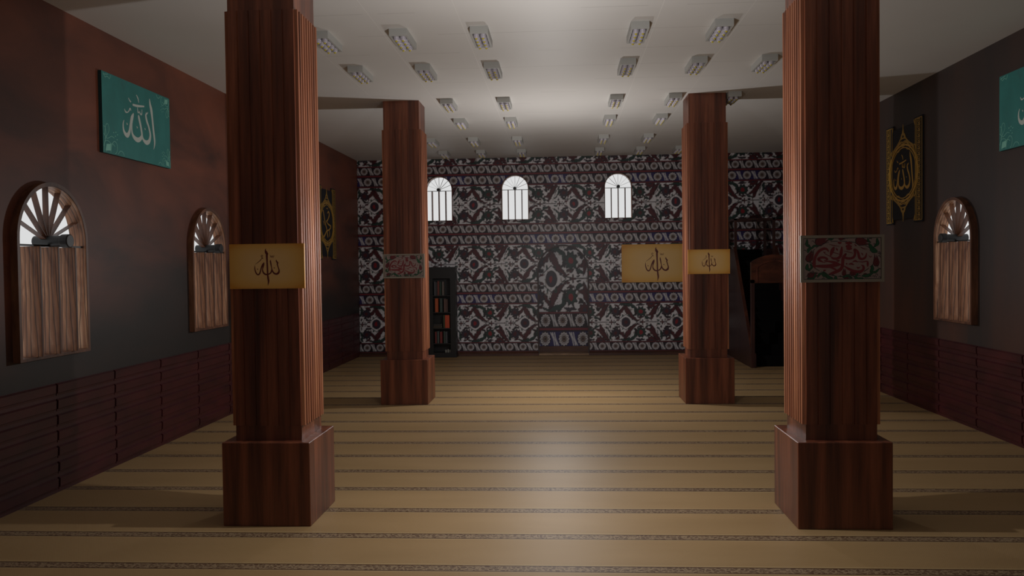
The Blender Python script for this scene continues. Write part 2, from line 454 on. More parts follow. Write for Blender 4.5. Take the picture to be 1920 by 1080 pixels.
    put(fl & (nick > 0.83) & (np.abs(out-K['bg']).sum(-1) < 1e-6), c3(150, 140, 134))
    # ---- narrow bands of rosettes
    def rosettes(z0, z1, pitch, phase, bgc, cen):
        m = (zr > z0) & (zr < z1); zc = (z0+z1)/2; h = (z1-z0)/2
        out[m] = bgc[m]
        k = np.floor((X-phase)/pitch+0.5); xx = X-phase-k*pitch; zz = zr-zc
        rad = np.hypot(xx, zz); ang = np.arctan2(zz, xx)
        R = h*0.93
        put(m & (rad < R*1.08), c3(48, 34, 40))
        put(m & (rad < R*(0.93+0.07*np.cos(12*ang))), 'grey')
        put(m & (np.abs(rad-R*0.66) < R*0.09) & (np.cos(12*ang) > -0.3), 'brn')
        put(m & (rad < R*0.5), 'dark'); put(m & (rad < R*0.42), cen)
        put(m & (rad < R*0.16), 'dark')
        # pair of slanting scrolls between the rosettes
        xb = X-phase-(np.floor((X-phase)/pitch)+0.5)*pitch
        for o in (-0.026, 0.0, 0.026):
            s = xb-o+zz*0.42+np.sin(zz/h*3.1+o*60)*0.006
            put(m & (np.abs(s) < 0.0085) & (np.abs(zz) < h*0.9), 'grey')
        for sg in (-1, 1):
            put(m & (np.hypot(xb+sg*0.034, zz-sg*h*0.62) < 0.016), 'grey')
    nvy = np.where((vnoise(X/0.55+3, Z*0+row*3.1, 4) > 0.55)[..., None], K['navy'], c3(42, 32, 46))
    drk = np.broadcast_to(K['dark'], sh+(3,))
    rosettes(0.022, 0.192, 0.281, -1.97, drk, 'brn')
    rosettes(1.052, 1.236, 0.309, -1.98, nvy, 'brn')
    for zc, hw, col in ((0.0, 0.012, 'line'), (1.265, 0.012, 'line'), (1.033, 0.008, 'line'), (0.2, 0.006, 'line')):
        put(np.abs(zr-zc) < hw, col)
    put((np.abs(zr-0.012-0.004) < 0.004), 'dark')
    return out

def arch_test(x, z, cx, hw, z0, zs):
    return (z > z0) & (np.abs(x-cx) < hw) & ((z < zs) | (np.hypot(x-cx, z-zs) < hw))

def tiled_surface(name, x0, x1, z0, z1, y, step, holes, colf, m, parent=None, depth=0.2, rev_mat=None):
    """grid of points carrying the glaze colour; openings cut out and lined with reveals"""
    nx = int(round((x1-x0)/step))+1; nz = int(round((z1-z0)/step))+1
    xs = np.linspace(x0, x1, nx); zs = np.linspace(z0, z1, nz)
    X, Z = np.meshgrid(xs, zs)
    xc, zc = np.meshgrid((xs[:-1]+xs[1:])/2, (zs[:-1]+zs[1:])/2)
    keep = np.ones(xc.shape, bool)
    for h in holes: keep &= ~arch_test(xc, zc, *h)
    # average of four samples softens the edges of the painting
    col = np.zeros(X.shape+(3,))
    q = step*0.25
    for dx in (-q, q):
        for dz in (-q, q): col += colf(X+dx, Z+dz)/4
    X2, Z2 = X.copy(), Z.copy()
    for (cx, hw, hz0, hzs) in holes:
        ins = arch_test(X2, Z2, cx, hw, hz0, hzs)
        r = np.hypot(X2-cx, Z2-hzs)+1e-9
        up = ins & (Z2 >= hzs)
        X2[up] = (cx+(X2-cx)*hw/r)[up]; Z2[up] = (hzs+(Z2-hzs)*hw/r)[up]
        lo = ins & (Z2 < hzs)
        side = lo & ((hw-np.abs(X2-cx)) < (Z2-hz0)); bot = lo & ~side
        X2[side] = (cx+np.sign(X2-cx)*hw)[side]; Z2[bot] = hz0
    # only use snapped positions for points touching kept faces; drop the others
    idx = np.arange(nx*nz).reshape(nz, nx)
    a = idx[:-1, :-1][keep]; b = idx[:-1, 1:][keep]; c = idx[1:, 1:][keep]; d = idx[1:, :-1][keep]
    used = np.zeros(nx*nz, bool)
    for q_ in (a, b, c, d): used[q_] = True
    remap = -np.ones(nx*nz, int); remap[used] = np.arange(used.sum())
    V = np.stack([X2.ravel()[used], np.full(used.sum(), y), Z2.ravel()[used]], 1)
    F = np.stack([remap[a], remap[b], remap[c], remap[d]], 1)
    me = bpy.data.meshes.new(name)
    me.vertices.add(len(V)); me.vertices.foreach_set('co', V.ravel())
    me.loops.add(F.size); me.loops.foreach_set('vertex_index', F.ravel().astype(np.int32))
    me.polygons.add(len(F)); me.polygons.foreach_set('loop_start', np.arange(0, F.size, 4, dtype=np.int32))
    me.update(calc_edges=True)
    # reveals: extrude every border edge backwards
    import bmesh
    ca = me.color_attributes.new('glaze', 'FLOAT_COLOR', 'POINT')
    rgba = np.ones((len(V), 4)); rgba[:, :3] = col.reshape(-1, 3)[used]
    ca.data.foreach_set('color', rgba.ravel())
    bm = bmesh.new(); bm.from_mesh(me)
    be = [e for e in bm.edges if e.is_boundary]
    r = bmesh.ops.extrude_edge_only(bm, edges=be)
    nv = [g for g in r['geom'] if isinstance(g, bmesh.types.BMVert)]
    nf = [g for g in r['geom'] if isinstance(g, bmesh.types.BMFace)]
    for v_ in nv: v_.co.y += depth
    for f_ in nf: f_.material_index = 1
    bmesh.ops.recalc_face_normals(bm, faces=bm.faces)
    bm.to_mesh(me); bm.free()
    me.materials.append(m); me.materials.append(rev_mat or m)
    o = bpy.data.objects.new(name, me); C.objects.link(o)
    if parent: o.parent = parent
    return o

# ------------------------------------------------------------------ THE ROOM
o = MB().box(XL-0.3, XR+0.3, YF-0.3, YB+1.0, -0.2, 0.0).build('floor', M['carpet']); tag(o, kind='structure')
o = MB().box(XL-0.3, XR+0.3, YF-0.3, YB+0.3, H, H+0.2).build('ceiling', M['ceiling']); tag(o, kind='structure')
mb = MB()                                                          # unseen rear wall; its opening is invented, sized to admit fill daylight
mb.box(XL-0.25, -1.6, YF-0.25, YF, 0, H); mb.box(1.8, XR+0.25, YF-0.25, YF, 0, H); mb.box(-1.6, 1.8, YF-0.25, YF, 2.8, H)
o = mb.build('wall_rear', M['wall_plain']); tag(o, kind='structure')

def arch_pts(c, hw, z0, zs, n=24, bottom=True):
    """open outline from lower left up over the arch to lower right"""
    P = [(c-hw, z0)]
    for i in range(n+1):
        t = PI-PI*i/n; P.append((c+hw*math.cos(t), zs+hw*math.sin(t)))
    P.append((c+hw, z0)); return P

def side_wall(name, x, outw, holes, m):
    """wall slab with arched openings; polygons around each opening"""
    mb = MB(); th = 0.06*outw
    # split the wall into vertical strips: plain strips, and strips with an opening
    cuts = [YF-0.0]
    for (c, hw, z0, zs) in holes: cuts += [c-hw, c+hw]
    cuts.append(YB+0.25)
    for i in range(0, len(cuts), 2):
        mb.box(min(x, x+th), max(x, x+th), cuts[i], cuts[i+1], 0, H)
    for (c, hw, z0, zs) in holes:
        mb.box(min(x, x+th), max(x, x+th), c-hw, c+hw, 0, z0)
        P = arch_pts(c, hw, zs, zs)[1:-1]
        for k in range(len(P)-1):
            (a, b), (d, e) = P[k], P[k+1]
            mb.prism([(a, b), (d, e), (d, H), (a, H)], 0, x, x+th)
    return tag(mb.build(name, m), kind='structure')

WS = dict(hw=0.485, z0=1.18, zs=2.17)                               # side windows
left_c = (6.87, 10.03); right_c = (10.05,)
side_wall('wall_left', XL, -1, [(c, WS['hw'], WS['z0'], WS['zs']) for c in left_c], M['wall_left'])
side_wall('wall_right', XR, 1, [(c, 0.46, WS['z0'], WS['zs']) for c in right_c], M['wall_right'])

WB = dict(hw=0.285, z0=2.89, zs=3.555)
back_c = (-2.605, -0.975, 1.205)
NICHE = (0.025, 0.53, -0.01, 1.80)
wall = tiled_surface('wall_back', XL, XR, 0.0, H, YB, 0.0105,
    [(c, WB['hw'], WB['z0'], WB['zs']) for c in back_c]+[NICHE], tile_color, M['tiles'], depth=0.22)
tag(wall, kind='structure')

# prayer niche: a shallow arched recess lined with the same tiles at a larger scale
nc, nhw, _, nzs = NICHE
def niche_color(X, Z):
    s = 1.33
    return tile_color((X+0.228)/s-1.866, (Z-0.52)/1.78+0.073+1.265)
rec = tiled_surface('wall_niche', nc-0.60, nc+0.60, 0.0, 2.45, YB+0.42, 0.012, [], niche_color, M['tiles'], depth=0.05)
tag(rec, kind='structure')
mb = MB()
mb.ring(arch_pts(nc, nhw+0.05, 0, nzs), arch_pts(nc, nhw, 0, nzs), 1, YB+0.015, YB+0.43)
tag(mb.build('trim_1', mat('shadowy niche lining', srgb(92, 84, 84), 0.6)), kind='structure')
mb = MB()
mb.ring(arch_pts(nc, nhw+0.02, 0.0, nzs, 40), arch_pts(nc, nhw-0.014, 0.0, nzs, 40), 1, YB-0.012, YB+0.02)
tag(mb.build('trim_2', mat('dark niche edging', srgb(52, 34, 34), 0.5)), kind='structure')
tag(MB().box(nc-nhw, nc+nhw, YB-0.02, YB+0.42, 0, 0.035).build('trim_3', wood('pale niche step', srgb(120, 92, 66), srgb(148, 116, 86), srgb(166, 136, 104), (2, 6, 6))), kind='structure')
tag(MB().box(nc-nhw, nc+nhw, YB+0.36, YB+0.42, 0.035, 0.15).build('trim_4', M['skirt']), kind='structure')

# skirting along the tiled wall
mb = MB()
for a, b in ((XL, nc-nhw-0.01), (nc+nhw+0.01, XR)):
    mb.prism([(YB-0.09, 0), (YB-0.09, 0.045), (YB-0.05, 0.06), (YB-0.02, 0.078), (YB, 0.078), (YB, 0)], 0, a, b)
tag(mb.build('baseboard_back', M['skirt']), kind='structure')

# wainscot: seven rows of raised bars, separated by upright joints
def wainscot(name, x, sgn, ycuts):
    mb = MB(); top = 0.945; row = top/7
    mb.box(min(x, x+sgn*0.006), max(x, x+sgn*0.006), ycuts[0], ycuts[-1], 0, top)
    for a, b in zip(ycuts[:-1], ycuts[1:]):
        a += 0.014; b -= 0.014
        for k in range(7):
            z1 = top-k*row-0.003; z0 = z1-row*0.80
            P = [(x, z0), (x+sgn*0.010, z0+0.002), (x+sgn*0.012, z0+0.020), (x+sgn*0.024, z0+0.026), (x+sgn*0.028, z1-0.012), (x+sgn*0.010, z1), (x, z1)]
            mb.prism_y(P, a, b)
    return tag(mb.build(name, M['wainscot']), kind='structure')
def _py(s, out, y0, y1, mi=0):
    n = len(out); b = len(s.v)
    for y in (y0, y1):
        for (p, q) in out: s.v.append((p, y, q))
    s.f.append(tuple(b+i for i in range(n))); s.m.append(mi)
    s.f.append(tuple(b+n+i for i in reversed(range(n)))); s.m.append(mi)
    for i in range(n):
        j = (i+1) % n
        s.f.append((b+i, b+n+i, b+n+j, b+j)); s.m.append(mi)
MB.prism_y = _py
cl = [YF]+[6.90+0.93*k for k in range(-9, 12)]+[YB-0.1]
cl = [c for c in cl if YF <= c <= YB-0.1]
wainscot('trim_5', XL, 1, cl)
cr = [YF]+[8.63+0.93*k for k in range(-11, 10)]+[YB-0.1]
cr = [c for c in cr if YF <= c <= YB-0.1]
wainscot('trim_6', XR, -1, cr)

# ------------------------------------------------------------------ WINDOWS (local: centre x=0, sill z=0, room side -y)
def window(name, hw, hgt_spring, depth, proud, loc, rz, fin=0.012, rim=0.032):
    """arched frame, three deep upright boards, sill rail, sun-ray spokes, round hub"""
    root = thing(name, None, None, loc, rz, kind='structure')
    y0 = -proud; y1 = -proud+depth; zs = hgt_spring
    mb = MB()
    mb.ring(arch_pts(0, hw, 0, zs, 28), arch_pts(0, hw-rim, 0.0, zs, 28), 1, y0, y1)
    mb.box(-hw+rim, hw-rim, y0, y1, 0, rim*0.8)
    mb.build('frame', M['frame_wood'], root)
    lin = MB()                                                       # carved inner lining of the jambs
    lin.ring(arch_pts(0, hw-rim+0.0005, rim*0.8, zs, 28), arch_pts(0, hw-rim-0.004, rim*0.8, zs, 28), 1, y0+0.004, y1-0.002)
    lin.build('lining', M['window_wood'], root)
    for k in (-1, 0, 1):
        x = k*hw*0.5
        mb = MB(); yf = y0-0.03*hw/0.47; zt = zs-0.05*hw/0.47
        mb.box(-fin/2, fin/2, yf+0.008, y1-0.002, rim*0.8, zt, 0)
        mb.box(-fin/2-0.002, fin/2+0.002, yf, yf+0.008, rim*0.8, zt, 1)
        o = mb.build('board', [M['window_wood'], M['frame_wood']], root); o.location.x = x
    zb = zs-0.05*hw/0.47
    MB().box(-hw+rim, hw-rim, y0+0.03, y0+0.045, zb, zb+0.012*hw/0.47+0.004).build('crossbar', M['black'], root)
    r0 = hw*0.06; r1 = hw-rim; ym = (y0+y1)/2
    for k in range(1, 8):
        a = PI*k/8; ca, sa = math.cos(a), math.sin(a)
        t = 0.003 if hw > 0.4 else 0.0012
        P0 = (r0*ca, zs+r0*sa); P1 = (r1*ca, zs+r1*sa)
        mb = MB(); b = len(mb.v)
        pts = [(P0[0]-sa*t, P0[1]+ca*t), (P0[0]+sa*t, P0[1]-ca*t), (P1[0]+sa*t, P1[1]-ca*t), (P1[0]-sa*t, P1[1]+ca*t)]
        for yy, w in ((ym-0.026, 0), (ym+0.026, 0)):
            mb.v += [(p[0], yy, p[1]) for p in pts]
        for q in ((0, 1, 2, 3), (7, 6, 5, 4), (0, 4, 5, 1), (1, 5, 6, 2), (2, 6, 7, 3), (3, 7, 4, 0)): mb.f.append(q); mb.m.append(0)
        mb.build('spoke', M['frame_wood'], root)
    s = hw/0.47
    hb = MB()
    hb.cyl(1, (0, zs-0.004), 0.055*s, y0-0.13*s, y0-0.06*s, 24)
    hb.cyl(1, (0, zs-0.004), 0.045*s, y0-0.065*s, y1+0.03*s, 24)
    o = hb.build('hub', M['black'], root); bevel(o, 0.008*s, 3)
    return root
window('window_1', WS['hw']+0.01, WS['zs']-WS['z0'], 0.15, 0.062, (XL, left_c[0], WS['z0']), PI/2)
window('window_2', WS['hw']+0.01, WS['zs']-WS['z0'], 0.15, 0.062, (XL, left_c[1], WS['z0']), PI/2)
window('window_3', 0.47, WS['zs']-WS['z0'], 0.15, 0.075, (XR, right_c[0], WS['z0']), -PI/2)
for i, c in enumerate(back_c):
    window('window_%d' % (4+i), WB['hw']+0.006, WB['zs']-WB['z0'], 0.11, 0.03, (c, YB, WB['z0']), 0, fin=0.014, rim=0.012)

# ------------------------------------------------------------------ PILLARS
def pillar(x, y, label):
    r = thing('pillar', label, 'pillar', (x, y, 0), 0, 'square fluted wooden pillars of the hall')
    b = 0.33; c = 0.25
    mb = MB().box(-b, b, -b, b, 0, 0.622)
    bevel(mb.build('base', M['pillar'], r), 0.004, 1)
    mb = MB().box(-c, c, -c, c, 0.622, H)
    mb.build('shaft', M['pillar'], r)
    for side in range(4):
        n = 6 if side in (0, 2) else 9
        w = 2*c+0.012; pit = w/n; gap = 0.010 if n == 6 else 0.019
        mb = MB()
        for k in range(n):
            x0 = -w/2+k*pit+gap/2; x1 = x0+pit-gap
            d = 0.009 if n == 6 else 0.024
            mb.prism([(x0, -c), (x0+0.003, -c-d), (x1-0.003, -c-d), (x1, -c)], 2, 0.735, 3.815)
        o = mb.build('fluting', M['pillar'] if n == 6 else M['rib_lit'], r); o.rotation_euler = (0, 0, side*PI/2)  # dark front and pale side flutes put the fall of light into the colour
    return r
PXL, PXR, PY1, PY2 = -2.20, 1.99, 6.33, 11.735
pillar(PXL, PY1, 'near left dark wooden pillar carrying a gold calligraphy board')
pillar(PXR, PY1, 'near right dark wooden pillar carrying a cream framed flowered board')
pillar(PXL, PY2, 'far left reddish wooden pillar in front of the bookcase, with flowered board')
pillar(PXR, PY2, 'far right reddish wooden pillar beside the dark pulpit, with gold board')

# ------------------------------------------------------------------ LETTERING
def U(pts, f, cx, cy):                      # zoomed-picture strokes -> unit strokes
    return [((p[0]-cx)*f, (cy-p[1])*f, p[2]*f) for p in pts]
ALLAH_G = [
 [(688,232,3),(680,262,20),(694,305,46),(716,325,22),(702,345,34),(704,450,27),(708,560,27),(710,660,26),(716,730,30),(722,790,28),(708,862,3)],
 [(862,425,8),(868,455,24),(888,480,22),(880,500,20),(896,560,18),(908,605,22),(896,645,34),(860,665,30),(820,650,26),(793,610,20),(780,560,14),(770,500,20),(762,450,20),(764,425,4)],
 [(783,560,10),(782,600,22),(765,640,22),(735,662,22),(690,672,24),(650,655,26),(628,620,22),(624,585,16),(632,545,22),(645,500,24),(652,465,6)],
 [(648,470,10),(630,500,24),(605,550,20),(588,610,20),(570,655,22),(545,672,24),(518,655,20),(498,610,18),(490,560,14),(492,515,4)],
 [(500,498,4),(545,465,8),(590,430,10),(612,400,8),(640,398,7)],
 [(640,398,5),(620,385,7),(602,362,7),(618,342,7),(632,358,7),(615,370,5)],
 [(762,340,4),(766,370,9),(784,378,8),(793,350,5),(797,374,9),(815,378,8),(826,345,5)],
 [(528,570,4),(538,582,14),(546,574,4)],[(816,556,4),(826,562,14),(838,556,4)],
]
ALLAH_T = [
 [(0.236,0.30,0.006),(0.246,0.241,0.027),(0.269,0.183,0.036),(0.286,0.102,0.027),(0.302,0,0.027),(0.323,-0.112,0.025),(0.324,-0.165,0.019),(0.303,-0.225,0.003)],
 [(0.171,0.135,0.006),(0.149,0.109,0.022),(0.167,0.051,0.025),(0.206,-0.005,0.022),(0.234,-0.084,0.026),(0.208,-0.15,0.034),(0.156,-0.175,0.036),(0.104,-0.166,0.027),(0.065,-0.13,0.02),(0.039,-0.033,0.025),(0.003,0.058,0.026),(-0.008,0.085,0.008)],
 [(0.05,-0.031,0.01),(0.056,-0.111,0.025),(0.023,-0.155,0.034),(-0.038,-0.175,0.038),(-0.107,-0.157,0.031),(-0.144,-0.113,0.02),(-0.146,-0.033,0.018),(-0.122,0.051,0.025),(-0.105,0.085,0.01)],
 [(-0.105,0.08,0.01),(-0.142,0.037,0.027),(-0.168,-0.027,0.022),(-0.192,-0.11,0.029),(-0.232,-0.158,0.036),(-0.279,-0.149,0.03),(-0.309,-0.11,0.02),(-0.312,-0.052,0.013),(-0.292,-0.015,0.004)],
 [(-0.12,0.169,0.016),(-0.021,0.175,0.018),(0.118,0.196,0.012)],[(-0.04,0.285,0.006),(-0.007,0.253,0.013),(0.007,0.212,0.004)],
 [(-0.2,0.222,0.005),(-0.175,0.2,0.01),(-0.15,0.19,0.01)],
 [(-0.281,0.098,0.005),(-0.259,0.071,0.012),(-0.211,0.079,0.008),(-0.171,0.12,0.013),(-0.155,0.1,0.005)],
 [(-0.022,0.16,0.006),(-0.014,0.11,0.011),(0.017,0.126,0.007),(0.018,0.152,0.006),(0.026,0.108,0.011),(0.06,0.104,0.011),(0.069,0.156,0.006)],
 [(0.151,0.141,0.005),(0.171,0.128,0.01),(0.193,0.15,0.005)],[(-0.246,-0.035,0.005),(-0.231,-0.053,0.012)],[(-0.048,-0.037,0.006),(-0.032,-0.054,0.011)],[(0.115,-0.03,0.006),(0.131,-0.043,0.011)],
]

def board_thing(name, label, cat, loc, rz, w, h, t, m, edge=None, group=None):
    """thin board hung with its back at local y=0 and its face at y=-t, centre of the back at the origin"""
    r = thing(name, label, cat, loc, rz, group)
    o = MB().box(-w/2, w/2, -t, 0, -h/2, h/2).build('board', [m, edge or m], r)
    if edge:
        for p in o.data.polygons:
            if abs(p.normal.y) < 0.5: p.material_index = 1
    return r

def gold_board(label, loc, w=0.565, h=0.332, t=0.016):
    r = board_thing('calligraphy_board', label, 'wall plaque', loc, 0, w, h, t, M['parchment'], group='gold calligraphy boards')
    mb = MB(); f = w/1290.0
    for st in ALLAH_G: mb.stroke(U(st, f, 698+(0), 532), y=-t, th=0.0012, sub=6)
    mb.build('lettering', M['maroon_ink'], r, flipfix=False)
    return r
def face_y(py): return py-0.25-0.012
gold_board('small gold calligraphy board on front of the near left pillar', (-2.18, face_y(PY1), 1.925))
gold_board('small gold calligraphy board on front of the far right pillar', (1.995, face_y(PY2), 1.93))
gold_board('large gold calligraphy board on the tiled wall, half behind a pillar', (2.0, YB-0.002, 1.93), 1.47, 0.80, 0.03)

# flowered board with red script
FL_S = [
 [(640,820,6),(720,800,40),(800,770,46),(860,735,46),(895,680,44),(905,600,44),(915,520,44),(960,450,30),(965,470,6)],
 [(890,655,8),(780,615,40),(700,590,30),(620,580,20),(560,600,10)],
 [(560,600,8),(480,560,36),(460,530,36),(520,505,34),(590,515,30),(625,545,22),(560,570,14)],
 [(350,665,10),(480,668,40),(620,672,52),(760,655,50),(850,640,30)],
 [(400,720,6),(380,640,46),(385,560,44),(410,480,40),(470,390,40),(550,345,38),(610,350,30),(650,400,16)],
 [(560,420,6),(600,450,10),(680,490,12),(730,525,30),(800,530,36),(860,490,40),(880,400,40),(890,310,20)],
 [(680,490,10),(700,420,44),(730,350,44),(750,310,10)],
 [(910,470,20),(960,520,34),(1050,530,34),(1110,500,34),(1130,430,32),(1120,370,30),(1160,380,24),(1190,440,34),(1210,520,34),(1260,545,32),(1320,510,28),(1340,430,10)],
 [(930,670,16),(1020,730,36),(1120,770,36),(1220,780,40),(1280,740,34),(1280,680,30),(1240,655,6)],
 [(640,695,8),(700,700,24),(780,740,24),(800,770,10)],
]
FL_D = [[(815,220,10),(850,240,34),(885,230,12)],[(950,235,14),(1010,245,44),(1080,250,16)],[(960,300,20),(1010,310,60),(1070,310,24)],[(970,355,14),(1020,350,40),(1080,352,10)],
 [(780,330,4),(800,360,24),(815,385,4)],[(1240,430,6),(1262,450,20),(1275,480,4)],[(1080,600,6),(1130,580,26),(1180,600,12)],[(1180,590,6),(1260,600,16),(1350,590,20),(1360,640,30),(1360,690,8)],
 [(1010,640,8),(1060,630,26),(1110,650,10)],[(960,620,6),(975,630,24),(990,640,6)],[(790,570,6),(820,575,26),(850,560,8)],[(1160,690,6),(1185,710,22),(1230,690,4)],
 [(545,745,4),(570,750,26),(600,740,4)],[(550,400,4),(570,415,20),(590,400,4)],[(930,390,6),(1000,405,10),(1090,432,8)],[(720,410,5),(800,435,10),(860,455,5)],[(1120,260,4),(1140,290,18),(1165,300,4)],[(1230,320,4),(1290,350,12),(1350,360,4)],
 [(660,260,4),(750,285,12),(850,300,4)],[(1380,480,4),(1410,510,16),(1440,490,4)]]
def flowered_board(label, loc):
    w, h, t = 0.58, 0.333, 0.016
    r = board_thing('flowered_board', label, 'wall plaque', loc, 0, w, h, t, M['cream'], group='cream boards with red script and tulips')
    f = w/1525.0; cx, cy = 898, 532
    def P(x, y): return ((x-cx)*f, (cy-y)*f)
    # border frame
    mb = MB()
    a, b = w/2, h/2; i = 0.019
    mb.box(-a-0.001, a+0.001, -t-0.004, -0.001, b-i, b+0.001); mb.box(-a-0.001, a+0.001, -t-0.004, -0.001, -b-0.001, -b+i)
    mb.box(-a-0.001, -a+i, -t-0.004, -0.001, -b+i, b-i); mb.box(a-i, a+0.001, -t-0.004, -0.001, -b+i, b-i)
    mb.build('border', M['border_grey'], r)
    # foliage with black outlines
    lf = MB(); ol = MB(); tu = MB(); rnd = random.Random(3)
    def leaf(x0, y0, x1, y1, w0, bend=0.15):
        dx, dy = x1-x0, y1-y0
        mx, my = (x0+x1)/2-dy*bend, (y0+y1)/2+dx*bend
        pts = [(x0, y0, 6), ((x0+mx)/2, (y0+my)/2, w0*0.8), (mx, my, w0), ((x1+mx)/2, (y1+my)/2, w0*0.7), (x1, y1, 3)]
        ol.stroke(U([(p[0], p[1], p[2]+14) for p in pts], f, cx, cy), y=-t, th=0.0006, sub=4)
        lf.stroke(U(pts, f, cx, cy), y=-t, th=0.0012, sub=4)
    def tulip(x, y, ang, s):
        ca, sa = math.cos(ang), math.sin(ang)
        shape = [(-1, 0), (-0.8, 0.55), (-0.1, 0.75), (0.6, 0.5), (1.5, 0.05), (0.75, 0.0), (1.4, -0.35), (0.5, -0.55), (-0.2, -0.7), (-0.8, -0.5)]
        out = [P(x+(p*ca-q*sa)*s*1.12, y+(p*sa+q*ca)*s*1.18) for p, q in shape]
        ins = [P(x+(p*ca-q*sa)*s, y+(p*sa+q*ca)*s) for p, q in shape]
        ol.blob(out, -t, 0.0007); tu.blob(ins, -t, 0.0013)
    for a_ in ((255,160,330,330,44,.25),(330,330,265,420,50,.2),(320,350,470,290,30,-.2),(260,620,310,760,54,.25),(310,620,300,740,30,-.3),(540,770,740,920,56,.1),
               (1530,160,1470,330,50,-.25),(1380,250,1540,400,60,.15),(1400,370,1540,420,40,.1),(1440,660,1400,790,48,-.2),(1400,790,1580,720,30,.2),(1250,860,1460,810,50,.1),
               (780,850,800,930,44,.2),(900,880,1080,900,40,-.2),(1100,860,1280,900,40,.2),(440,880,560,800,30,-.2),(250,900,420,780,24,.3),(1360,160,1420,240,24,.2),
               (640,160,740,150,26,.2),(960,140,1020,135,18,.1),(1130,880,1180,800,26,.1),(520,800,620,860,30,.2)): leaf(*a_)
    for a_ in ((500,205,-0.2,100),(1240,215,0.3,100),(300,500,-1.0,86),(1515,600,-1.57,76),(340,840,-0.1,80),(880,150,0.1,50),(930,800,-1.4,52),(1090,810,0.2,52),(960,880,0.3,46),(1330,850,0.2,50)): tulip(*a_)
    for k in range(26):
        x = rnd.choice([rnd.uniform(205, 360), rnd.uniform(1440, 1590)]); y = rnd.uniform(160, 900)
        ol.stroke(U([(x-26, y, 5), (x, y-14, 11), (x+18, y+4, 10), (x+24, y+24, 5)], f, cx, cy), y=-t, th=0.0005, sub=3)
    for k in range(20):
        x = rnd.uniform(360, 1440); y = rnd.choice([rnd.uniform(130, 190), rnd.uniform(830, 925)])
        ol.stroke(U([(x-30, y+6, 5), (x, y-10, 12), (x+26, y+8, 5)], f, cx, cy), y=-t, th=0.0005, sub=3)
    for k in range(22):                                                # the vine that rounds the script
        a0 = PI*k/22*2
        ol.stroke(U([(898+600*math.cos(a0+q), 530-330*math.sin(a0+q)-10*math.sin(5*q+k), 10) for q in (0, 0.1, 0.22)], f, cx, cy), y=-t, th=0.0005, sub=3)
    x0, x1, z0, z1 = -a+i+0.002, a-i-0.002, -b+i+0.002, b-i-0.002
    for q in ([(x0, z0), (x1, z0)], [(x1, z0), (x1, z1)], [(x1, z1), (x0, z1)], [(x0, z1), (x0, z0)]):
        ol.stroke([(q[0][0], q[0][1], 0.0035), (q[1][0], q[1][1], 0.0035)], y=-t, th=0.0008)
    ol.build('outline', M['ink'], r, flipfix=False)
    lf.build('leaf_print', M['leaf'], r, flipfix=False)
    tu.build('tulip_print', M['tulip'], r, flipfix=False)
    le = MB()
    for st in FL_S+FL_D: le.stroke(U([(q[0], q[1], q[2]*(1.3 if q[2] > 20 else 1.1)) for q in st], f, cx, cy), y=-t, th=0.0018, sub=5)
    le.build('lettering', M['red_ink'], r, flipfix=False)
    return r
flowered_board('cream board with red script and tulips on the near right pillar', (1.99, face_y(PY1), 1.925))
flowered_board('cream board with red script and tulips on the far left pillar', (-2.19, face_y(PY2), 1.925))

# teal boards on the side walls
def teal_board(label, loc, rz):
    w, h, t = 1.37, 0.775, 0.035
    r = board_thing('teal_board', label, 'wall plaque', loc, rz, w, h, t, M['teal'], M['teal_edge'], 'teal calligraphy boards')
    mb = MB()
    for st in ALLAH_T: mb.stroke([(a_, b_, c_*1.3) for a_, b_, c_ in st], y=-t, th=0.002, sub=6)
    mb.build('lettering', M['silver_ink'], r, flipfix=False)
    orn = MB()
    def spray(cx, cz, sx, sz, sc):
        L = 0.0045
        def s(pts): orn.stroke([(cx+sx*p[0]*sc, cz+sz*p[1]*sc, L) for p in pts], y=-t, th=0.001, sub=5)
        s([(0.0,0.0),(0.02,0.09),(0.07,0.11),(0.13,0.08),(0.12,0.02)]); s([(0.0,0.05),(0.04,0.15),(0.03,0.23),(0.0,0.24)]); s([(0.02,0.12),(0.07,0.17),(0.1,0.22),(0.08,0.27),(0.04,0.25),(0.02,0.16)])
        s([(0.04,0.0),(0.08,0.06),(0.15,0.09),(0.2,0.07)]); s([(0.12,0.0),(0.14,0.07),(0.19,0.12),(0.24,0.09),(0.23,0.02),(0.2,0.0)])
        s([(0.25,0.0),(0.3,0.04),(0.35,0.03),(0.37,0.0)]); s([(0.0,0.17),(0.06,0.13),(0.14,0.16),(0.19,0.15)])
        for a, b in ((0.21,0.17),(0.24,0.14),(0.25,0.19),(0.18,0.2),(0.22,0.21)):
            orn.stroke([(cx+sx*(a-0.008)*sc, cz+sz*b*sc, 0.008), (cx+sx*(a+0.008)*sc, cz+sz*(b+0.004)*sc, 0.008)], y=-t, th=0.001)
        orn.blob([(cx+sx*p[0]*sc, cz+sz*p[1]*sc) for p in ((0.03,0.01),(0.12,0.02),(0.125,0.085),(0.05,0.075))], -t, 0.001)
    a, b = w/2, h/2
    spray(-a+0.012, -b+0.012, 1, 1, 1.0); spray(a-0.012, b-0.012, -1, -1, 0.78); spray(a-0.012, -b+0.012, -1, 1, 0.72)
    orn.stroke([(-a+0.03, b-0.01, 0.004), (-a+0.06, b-0.05, 0.005), (-a+0.1, b-0.035, 0.005), (-a+0.14, b-0.05, 0.005), (-a+0.16, b-0.012, 0.004)], y=-t, th=0.001)
    orn.stroke([(-a+0.02, b-0.03, 0.004), (-a+0.08, b-0.02, 0.006), (-a+0.12, b-0.01, 0.004)], y=-t, th=0.001)
    orn.build('corner_ornament', M['mint_ink'], r, flipfix=False)
    return r
teal_board('teal calligraphy board hanging above the windows on the left wall', (XL+0.002, 8.39, 3.425), PI/2)
